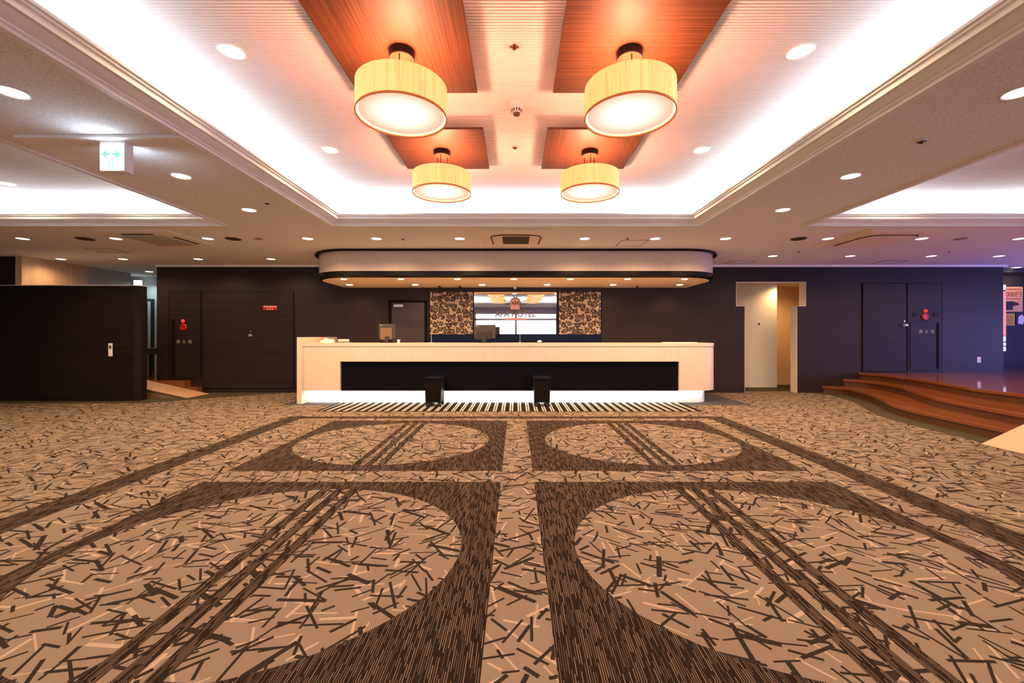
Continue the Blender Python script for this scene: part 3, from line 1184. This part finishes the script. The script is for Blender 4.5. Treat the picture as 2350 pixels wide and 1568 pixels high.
# fire hydrant cabinets
def hydrant(name, label, X0, X1, z0, z1, zs, slot_right, ax, alarm_z):
    t = thing(name, label, 'fire hydrant', (X0, YW, 0))
    w = X1 - X0
    bm = B()
    box(bm, 0, w, -.018, -.003, z0, z1)
    obj('cabinet', bm, M['darkwood_v'], t)
    bm = B()
    box(bm, .05, w - .05, -.028, -.018, z0 + .04, zs, bev=.003)
    dr = obj('door', bm, M['darkwood_v'], t)
    bm = B()
    sx = w - .12 if slot_right else .08
    box(bm, sx, sx + .045, -.034, -.026, z0 + .06, zs - .03)
    obj('pull_slot', bm, M['darkgroove'], dr)
    bm = B()
    lathe(bm, [(.036, 0), (.036, .012), (.032, .026), (.018, .036), (0, .04)], 24)
    bmesh.ops.transform(bm, matrix=Matrix.Translation((ax, -.018, alarm_z)) @ Matrix.Rotation(PI / 2, 4, 'X'), verts=bm.verts)
    obj('pilot_lamp', bm, M['redlamp'], t, True)
    bm = B()
    lathe(bm, [(0, 0), (.072, 0), (.075, .01), (.06, .03), (.05, .03), (.045, .02), (0, .02)], 28)
    bmesh.ops.transform(bm, matrix=Matrix.Translation((ax, -.018, alarm_z - .125)) @ Matrix.Rotation(PI / 2, 4, 'X'), verts=bm.verts)
    obj('alarm_button', bm, M['red'], t, True)
    if slot_right:
        for dx in (-.22, .21):
            bm = B()
            lathe(bm, [(0, 0), (.05, 0), (.045, .008), (0, .006)], 20)
            bmesh.ops.transform(bm, matrix=Matrix.Translation((ax + dx, -.018, alarm_z - .08)) @ Matrix.Rotation(PI / 2, 4, 'X'), verts=bm.verts)
            obj('sounder', bm, M['darkwood_low'], t, True)
    for k, ch in enumerate('消火栓'):
        lettering(ch, .085, (ax + .02 + (k - 1) * .125, -.031, alarm_z - .44), M['letter'], dr)
    bm = B()
    box(bm, w, w + .006, -.020, -.003, z0, z1)
    box(bm, 0, w, -.020, -.003, z1, z1 + .006)
    box(bm, -.006, 0, -.020, -.003, z0, z1)
    obj('edge_trim', bm, M['darkgroove'], t)


hydrant('hydrant_cabinet', 'dark fire hydrant cabinet with red lamp beside the timber ramp', -7.30, -6.63, .30, 2.14, 1.57, False, .31, 1.51)
hydrant('hydrant_cabinet', 'dark fire hydrant cabinet with red lamp on the raised floor above the steps', 8.24, 8.96, .45, 2.30, 1.50, True, .365, 1.725)


def plate(name, label, cat, X, Y, Z, w, h, parts):
    t = thing(name, label, cat, (X, Y, Z))
    bm = B()
    box(bm, -w / 2, w / 2, -.008, 0, -h / 2, h / 2, bev=.002)
    obj('cover', bm, M['white'], t)
    for nm, b, mm in parts:
        bm = B()
        box(bm, *b)
        obj(nm, bm, mm, t)


plate('wall_outlet', 'white wall outlet low on the blue lit wall end', 'outlet', 9.755, YW, .695, .075, .12, [('socket', (-.02, .02, -.011, -.007, -.03, .03), M['offwhite'])])
plate('switch_plate', 'steel switch plate on the low dark partition', 'switch', -7.44, 7.84, .945, .075, .24, [('upper_button', (-.02, .02, -.012, -.007, .02, .08), M['alu']), ('lower_button', (-.02, .02, -.013, -.007, -.09, -.03), M['whiteletter'])])
plate('toilet_sign', 'small white pictogram plate on the cream wall inside the T-shaped opening', 'sign', 5.62, 9.88, 1.475, .10, .11, [('pictogram', (-.022, .022, -.010, -.007, -.028, .03), M['letterdark'])])

# ------------------------------------------------------------------ ramps
def ramp(name, label, x_lo, x_hi, y0, y1, z_hi):
    bm = B()
    th = .035
    prof = [(x_lo, .0), (x_hi, 0), (x_hi, z_hi - th), (x_lo, .004)] if False else None
    a = [bm.verts.new(p) for p in ((x_lo, y0, .006), (x_lo, y1, .006), (x_hi, y1, z_hi), (x_hi, y0, z_hi))]
    b = [bm.verts.new(p) for p in ((x_lo, y0, .0), (x_lo, y1, .0), (x_hi, y1, z_hi - th), (x_hi, y0, z_hi - th))]
    bm.faces.new(a)
    bm.faces.new(list(reversed(b)))
    t = thing(name, label, 'ramp', (0, 0, 0))
    for k in range(4):
        f = bm.faces.new((a[k], a[(k + 1) % 4], b[(k + 1) % 4], b[k]))
        f.material_index = 1
    obj('board', bm, [M['ramp'], M['rampedge']], t)
    bm = B()
    for yy in (y0 + .02, y1 - .05):
        quad(bm, [(x_lo, yy, 0), (x_hi, yy, 0), (x_hi, yy, z_hi - th), (x_lo, yy, .0)])
        quad(bm, [(x_lo, yy + .03, 0), (x_hi, yy + .03, 0), (x_hi, yy + .03, z_hi - th), (x_lo, yy + .03, .0)])
    obj('side_board', bm, M['rampedge'], t)
    return t


ramp('wheelchair_ramp', 'pale timber ramp beside the low dark partition', -6.32, -7.6, 8.2, 8.8, .29)
ramp('wheelchair_ramp', 'pale timber ramp over the curved red-brown steps', 5.14, 6.12, 3.4, 4.72, .455)

# ------------------------------------------------------------------ ceiling fittings
def cassette(name, label, X, Y, kind):
    t = thing('ceiling_' + name, label, 'air conditioner', (X, Y, ZC - .001))
    bm = B()
    s = .51
    a = [[bm.verts.new((sx * q, sy * q * 1.07, zz)) for sx, sy in ((-1, -1), (1, -1), (1, 1), (-1, 1))] for q, zz in ((s + .01, 0), (s + .01, -.012), (s - .01, -.022), (s - .09, -.034))]
    for u, v in zip(a, a[1:]):
        for k in range(4):
            bm.faces.new((u[k], u[(k + 1) % 4], v[(k + 1) % 4], v[k]))
    bm.faces.new(a[-1])
    obj('panel', bm, M['acpanel'] if kind != 'left' else M['acpanel'], t)
    if kind == 'centre':
        bm = B()
        box(bm, -.195, .195, -.24, .22, -.040, -.030)
        obj('intake_well', bm, M['acdark'], t)
        bm = B()
        for k in range(6):
            yy = -.22 + k * .084
            box(bm, -.20, .20, yy - .012, yy + .012, -.047, -.037)
        obj('intake_grille', bm, M['bronze'], t)
        pts = [(-.355, .26), (-.37, -.20), (-.33, -.30), (-.2, -.345), (.2, -.345), (.33, -.30), (.37, -.20), (.355, .26)]
        bm = B()
        for p, q in zip(pts, pts[1:]):
            rod(bm, (p[0], p[1], -.036), (q[0], q[1], -.036), .010, 8)
        obj('outlet_slot', bm, M['acdark'], t)
        bm = B()
        box(bm, -.22, .22, -.365, -.325, -.040, -.028)
        obj('louvre', bm, M['acdark'], t)
    elif kind == 'left':
        bm = B()
        box(bm, -.30, .30, -.33, .33, -.046, -.030)
        obj('intake_cover', bm, M['acfilter'], t)
        for nm, b in (('front_louvre', (-.22, .22, -.43, -.38, -.040, -.026)), ('side_louvre', (.37, .41, -.24, .24, -.040, -.026))):
            bm = B()
            box(bm, *b)
            obj(nm, bm, M['acdark'], t)
    else:
        bm = B()
        box(bm, -.32, .33, -.30, .34, -.040, -.030)
        obj('intake_cover', bm, M['acpanel'], t)
        pts = [(-.34, .36), (-.36, -.18), (-.30, -.33), (-.15, -.37), (.33, -.37), (.37, -.30)]
        bm = B()
        for p, q in zip(pts, pts[1:]):
            rod(bm, (p[0], p[1], -.034), (q[0], q[1], -.034), .011, 8)
        obj('outlet_slot', bm, M['acdark'], t)


cassette('air_conditioner', 'ceiling cassette air conditioner with brown intake grille before the canopy', .0, 6.50, 'centre')
cassette('air_conditioner', 'ceiling cassette air conditioner with plain olive cover near the low partition', -5.42, 6.52, 'left')
cassette('air_conditioner', 'ceiling cassette air conditioner with curved slot toward the steps', 5.47, 6.52, 'right')


def hatch(X, Y, w, h, label):
    t = thing('access_hatch', label, 'ceiling hatch', (X, Y, ZC))
    bm = B()
    for b in ((-w / 2, w / 2, -h / 2, -h / 2 + .012), (-w / 2, w / 2, h / 2 - .012, h / 2), (-w / 2, -w / 2 + .012, -h / 2, h / 2), (w / 2 - .012, w / 2, -h / 2, h / 2)):
        box(bm, *b, -.006, .0)
    obj('hatch_frame', bm, M['hatchline'], t)
    bm = B()
    box(bm, -w / 2 + .012, w / 2 - .012, -h / 2 + .012, h / 2 - .012, -.003, 0)
    obj('hatch_cover', bm, M['ceil'], t)


hatch(-7.12, 7.44, .42, .40, 'square ceiling hatch above the low partition')
hatch(1.86, 6.85, .42, .42, 'square ceiling hatch between the grille cassette and the canopy')
hatch(7.55, 8.64, .44, .42, 'square ceiling hatch above the raised floor')
hatch(4.52, 8.62, .46, .34, 'square ceiling hatch above the T-shaped opening, by the canopy end')


def disc(name, label, cat, X, Y, Z, r, m, dome=False):
    t = thing(name, label, cat, (X, Y, Z))
    bm = B()
    lathe(bm, [(r * .9, 0), (r, -.003), (r, -.008), (r * .92, -.012), (r * .88, -.009)], 32)
    obj('rim', bm, m if m is not M['speaker'] else M['bronze'], t, True)
    bm = B()
    if dome:
        lathe(bm, [(r * .9, 0), (r * .6, -.010), (r * .45, -.016), (r * .25, -.018), (r * .3, -.024), (0, -.026)], 24)
        obj('sprinkler_head', bm, M['bronze'], t, True)
    else:
        lathe(bm, [(0, -.010), (r * .88, -.009), (r * .88, 0), (0, 0)], 32)
        obj('mesh_cover', bm, m, t)


disc('ceiling_speaker', 'round dark ceiling speaker near the low partition', 'speaker', -6.60, 6.54, ZC, .12, M['speaker'])
disc('ceiling_speaker', 'round dark ceiling speaker between the olive cassette and the canopy', 'speaker', -4.33, 6.54, ZC, .11, M['speaker'])
disc('ceiling_speaker', 'round dark ceiling speaker beside the curved slot cassette', 'speaker', 4.33, 6.54, ZC, .11, M['speaker'])
disc('ceiling_cover', 'small round beige ceiling cover beside the dark speaker and canopy', 'cover', -3.94, 6.54, ZC, .06, M['hatchline'])
disc('ceiling_cover', 'small round beige ceiling cover above the raised floor', 'cover', 6.81, 6.54, ZC, .08, M['hatchline'])
for X, Y, Z, w in ((-2.78, 4.77, ZC, 'in the flat strip near the exit sign'), (3.09, 3.255, ZC, 'in the flat strip over the carpet toward the steps'), (-1.73, 6.54, ZC, 'before the canopy, on the ramp side of the grille cassette'),
                   (1.70, 6.50, ZC, 'beside the small hatch before the canopy'), (4.98, 7.52, ZC, 'above the T-shaped opening'), (7.63, 7.52, ZC, 'over the raised floor'),
                   (-.01, 2.76, ZT - .003, 'between the two nearer pendants'), (-.01, 4.24, ZT - .003, 'between the two farther pendants')):
    disc('ceiling_sprinkler', 'small ceiling sprinkler head %s' % w, 'sprinkler', X, Y, Z, .035, M['white'], True)

t = thing('smoke_detector', 'white cup-shaped smoke detector in the middle of the ribbed ceiling', 'smoke detector', (.005, 3.44, ZT - .003))
bm = B()
lathe(bm, [(0, 0), (.052, 0), (.052, -.015), (.045, -.02), (.040, -.075), (.036, -.085), (0, -.085)], 32)
obj('housing', bm, M['white'], t, True)
for k in range(12):
    a = k * PI / 6
    bm = B()
    box(bm, -.004, .004, -.0025, .0025, -.078, -.055)
    bmesh.ops.transform(bm, matrix=Matrix.Rotation(a, 4, 'Z') @ Matrix.Translation((0, -.0405, 0)), verts=bm.verts)
    obj('slot', bm, M['darkgroove'], t)
bm = B()
lathe(bm, [(.026, -.085), (.026, -.098), (0, -.1)], 24)
obj('sensor_cap', bm, M['bronze'], t, True)

t = thing('ceiling_camera', 'small white dome camera under the canopy above the mirror', 'camera', (-.02, 8.80, 2.213))
bm = B()
lathe(bm, [(0, 0), (.035, 0), (.035, -.02), (.028, -.024)], 24)
obj('base', bm, M['white'], t, True)
bm = B()
lathe(bm, [(.028, -.022), (.026, -.04), (.015, -.052), (0, -.056)], 24)
obj('dome', bm, M['white'], t, True)
for X, w in ((-1.55, 'above the floral panel by the rear door'), (-1.14, 'above the floral panel, next to the mirror'), (2.46, 'past the floral panel toward the T-shaped opening')):
    t = thing('spot_lamp', 'tiny black spot lamp under the canopy %s' % w, 'spot lamp', (X, 8.66, 2.213))
    bm = B()
    rod(bm, (0, 0, 0), (0, 0, -.02), .012, 12)
    obj('mount', bm, M['blackmatt'], t)
    bm = B()
    rod(bm, (-.02, -.02, -.022), (.03, .03, -.03), .011, 12)
    obj('barrel', bm, M['blackmatt'], t)

# smoke curtain board and exit sign
bm = B()
box(bm, -3.72, -2.48, 3.16, 3.40, ZC - .022, ZC)
tag(obj('ceiling_board', bm, M['mould']), 'narrow drop board under the flat ceiling holding the exit sign', 'ceiling board')
ex = thing('exit_sign', 'lit white exit sign with green arrows hanging from the flat ceiling', 'exit sign', (-3.045, 3.25, ZC - .022))
bm = B()
box(bm, -.095, .095, -.03, .045, -.225, 0, bev=.003)
obj('housing', bm, M['white'], ex)
bm = B()
box(bm, -.086, .086, -.036, -.030, -.218, -.022)
lf = obj('lit_face', bm, M['exitface'], ex)
for s in (-1, 1):
    bm = B()
    prism(bm, [(s * .008, -.092), (s * .036, -.092), (s * .036, -.066), (s * .072, -.100), (s * .036, -.134), (s * .036, -.108), (s * .008, -.108)], -.0385, -.0355, axis='y')
    obj('arrow', bm, M['green'], lf)
bm = B()
for s in (-1, 1):
    prism(bm, [(s * .012, -.21), (s * .018, -.21), (s * .016, -.155), (s * .010, -.155)], -.0385, -.0355, axis='y')
obj('pictogram_frame', bm, M['green'], lf)
area((-3.045, 3.205, ZC - .13), .17, .19, 1.6, (.62, .78, 1.0), (-PI / 2, 0, 0), 'exit_sign_light')
area((-3.045, 3.30, ZC - .13), .17, .19, 1.6, (.62, .78, 1.0), (PI / 2, 0, 0), 'exit_sign_light')

# ------------------------------------------------------------------ left passage: door, exit lamp, table
d = bpy.data.objects.new('door_4', None)
COL.objects.link(d)
d['kind'] = 'structure'
d.location = (-9.6, 10.8, .27)
for nm, b, mm in (('door_leaf', (-.34, .33, -.02, -.005, 0, 1.74), M['doorglass']), ('door_frame', (.33, .41, -.05, 0, 0, 1.80), M['greywall']), ('door_header', (-.4, .455, -.05, 0, 1.80, 1.86), M['blackmatt']), ('door_post', (.41, .455, -.06, 0, 0, 1.80), M['blackmatt'])):
    bm = B()
    box(bm, *b)
    o = obj(nm, bm, mm, d)
    o['kind'] = 'structure'
bm = B()
box(bm, .02, .22, -.026, -.02, 1.20, 1.29)
obj('door_notice', bm, M['paper'], d)
bm = B()
for k in range(3):
    box(bm, .0, .22 - .04 * k, -.025, -.02, .86 - k * .06, .89 - k * .06)
obj('door_lettering', bm, M['letter'], d)
t = thing('exit_lamp', 'cold white exit lamp glowing at the end of the raised passage', 'exit sign', (-9.34, 10.55, ZC))
bm = B()
box(bm, -.08, .08, -.03, .03, -.33, -.12)
obj('lit_face', bm, M['coldlamp'], t)
bm = B()
rod(bm, (0, 0, -.12), (0, 0, 0), .01)
obj('hanger', bm, M['alu'], t)
area((-9.2, 10.45, ZC - .2), .3, .2, 8, (.62, .92, 1.0), (0, 0, 0), 'exit_lamp_light')
t = thing('side_table', 'black side table beside the glass door in the raised passage', 'table', (-8.02, 9.55, .27))
bm = B()
box(bm, -.34, .34, -.2, .2, .52, .66)
obj('tabletop', bm, M['blackmatt'], t)
for sx in (-.3, .3):
    for sy in (-.16, .16):
        bm = B()
        box(bm, sx - .02, sx + .02, sy - .02, sy + .02, 0, .52)
        obj('leg', bm, M['blackmatt'], t)

# ------------------------------------------------------------------ shop corner: light box, posters
t = thing('light_box', 'tall pink and white light box past the blue lit wall end', 'light box', (11.02, 9.80, .43))
bm = B()
box(bm, -.20, .20, -.02, .06, .0, 1.95)
obj('case', bm, M['blackmatt'], t)
for nm, z0, z1, mm in (('pink_face', .77, 1.79, M['pinklamp']), ('upper_face', 1.82, 1.94, M['bluelamp']), ('lower_face', .64, .76, M['bluelamp']), ('label_face', .54, .62, M['bluelamp']), ('label_face', .42, .52, M['bluelamp'])):
    bm = B()
    box(bm, -.20, .195, -.028, -.02, z0, z1)
    obj(nm, bm, mm, t)


def poster(name, label, X0, X1, z0, z1, col, rz=0):
    t = thing(name, label, 'poster', ((X0 + X1) / 2, 9.915, (z0 + z1) / 2))
    bm = B()
    w, h = (X1 - X0) / 2, (z1 - z0) / 2
    box(bm, -w, w, -.006, 0, -h, h)
    obj('sheet', bm, mat('poster sheet', col, .6), t)
    return t, w, h


M['postred'] = mat('poster red', (.35, .05, .02), .6)
M['postblack'] = mat('poster black', (.02, .015, .012), .6)
t, w, h = poster('poster', 'orange price poster beside the pink light box', 11.34, 11.76, 1.76, 2.34, (.80, .42, .22))
lettering('000円', .15, (.0, -.009, .11), M['postred'], t)
bm = B()
for k in range(7):
    box(bm, -.17 + k * .05, -.135 + k * .05, -.009, -.005, .215, .245)
    box(bm, -.17 + k * .05, -.14 + k * .05, -.009, -.005, -.0, .02)
obj('small_print', bm, M['postred'], t)
bm = B()
prism(bm, [(-.18, -.25), (-.02, -.25), (-.02, -.16), (.14, -.13), (.10, -.09), (-.02, -.05), (-.18, -.05)], -.009, -.005, axis='y')
obj('picture', bm, M['postblack'], t)
t, w, h = poster('poster', 'yellow notice below the orange price poster', 11.34, 11.58, 1.44, 1.72, (.62, .38, .06))
bm = B()
for k in range(4):
    box(bm, -.10, .09, -.009, -.005, -.09 + k * .05, -.08 + k * .05)
obj('small_print', bm, M['postred'], t)
t, w, h = poster('poster', 'black and white poster below the orange price poster, beside the yellow notice', 11.61, 11.95, 1.44, 1.73, (.03, .03, .03))
bm = B()
prism(bm, [(-.13, -.1), (-.02, -.12), (.03, .02), (-.04, .11), (-.12, .06)], -.009, -.005, axis='y')
prism(bm, [(.04, -.1), (.08, -.1), (.12, .0), (.06, .03)], -.009, -.005, axis='y')
obj('picture', bm, M['white'], t)
area((11.5, 9.55, 2.5), .6, .2, 2.5, WARM, (math.radians(40), 0, 0), 'poster_light')

# ------------------------------------------------------------------ sky, camera, view
w = bpy.data.worlds.new('World')
sc.world = w
w.use_nodes = True
bg = w.node_tree.nodes['Background']
bg.inputs[0].default_value = (.80, .86, 1.0, 1)
bg.inputs[1].default_value = 2.6

cam = bpy.data.cameras.new('camera')
co = bpy.data.objects.new('camera', cam)
COL.objects.link(co)
co.location = (0, 0, CAMH)
co.rotation_euler = (PI / 2, 0, 0)
cam.sensor_width = 36
cam.lens = F / 2350 * 36
cam.shift_x = -(CX - 1175) / 2350
cam.shift_y = -(784 - CY) / 2350
cam.clip_start = .02
sc.camera = co
sc.cycles.max_bounces = 7
sc.view_settings.view_transform = 'Standard'
sc.view_settings.look = 'None'
sc.view_settings.gamma = 1
sc.view_settings.exposure = 0
sc.view_settings.use_curve_mapping = False
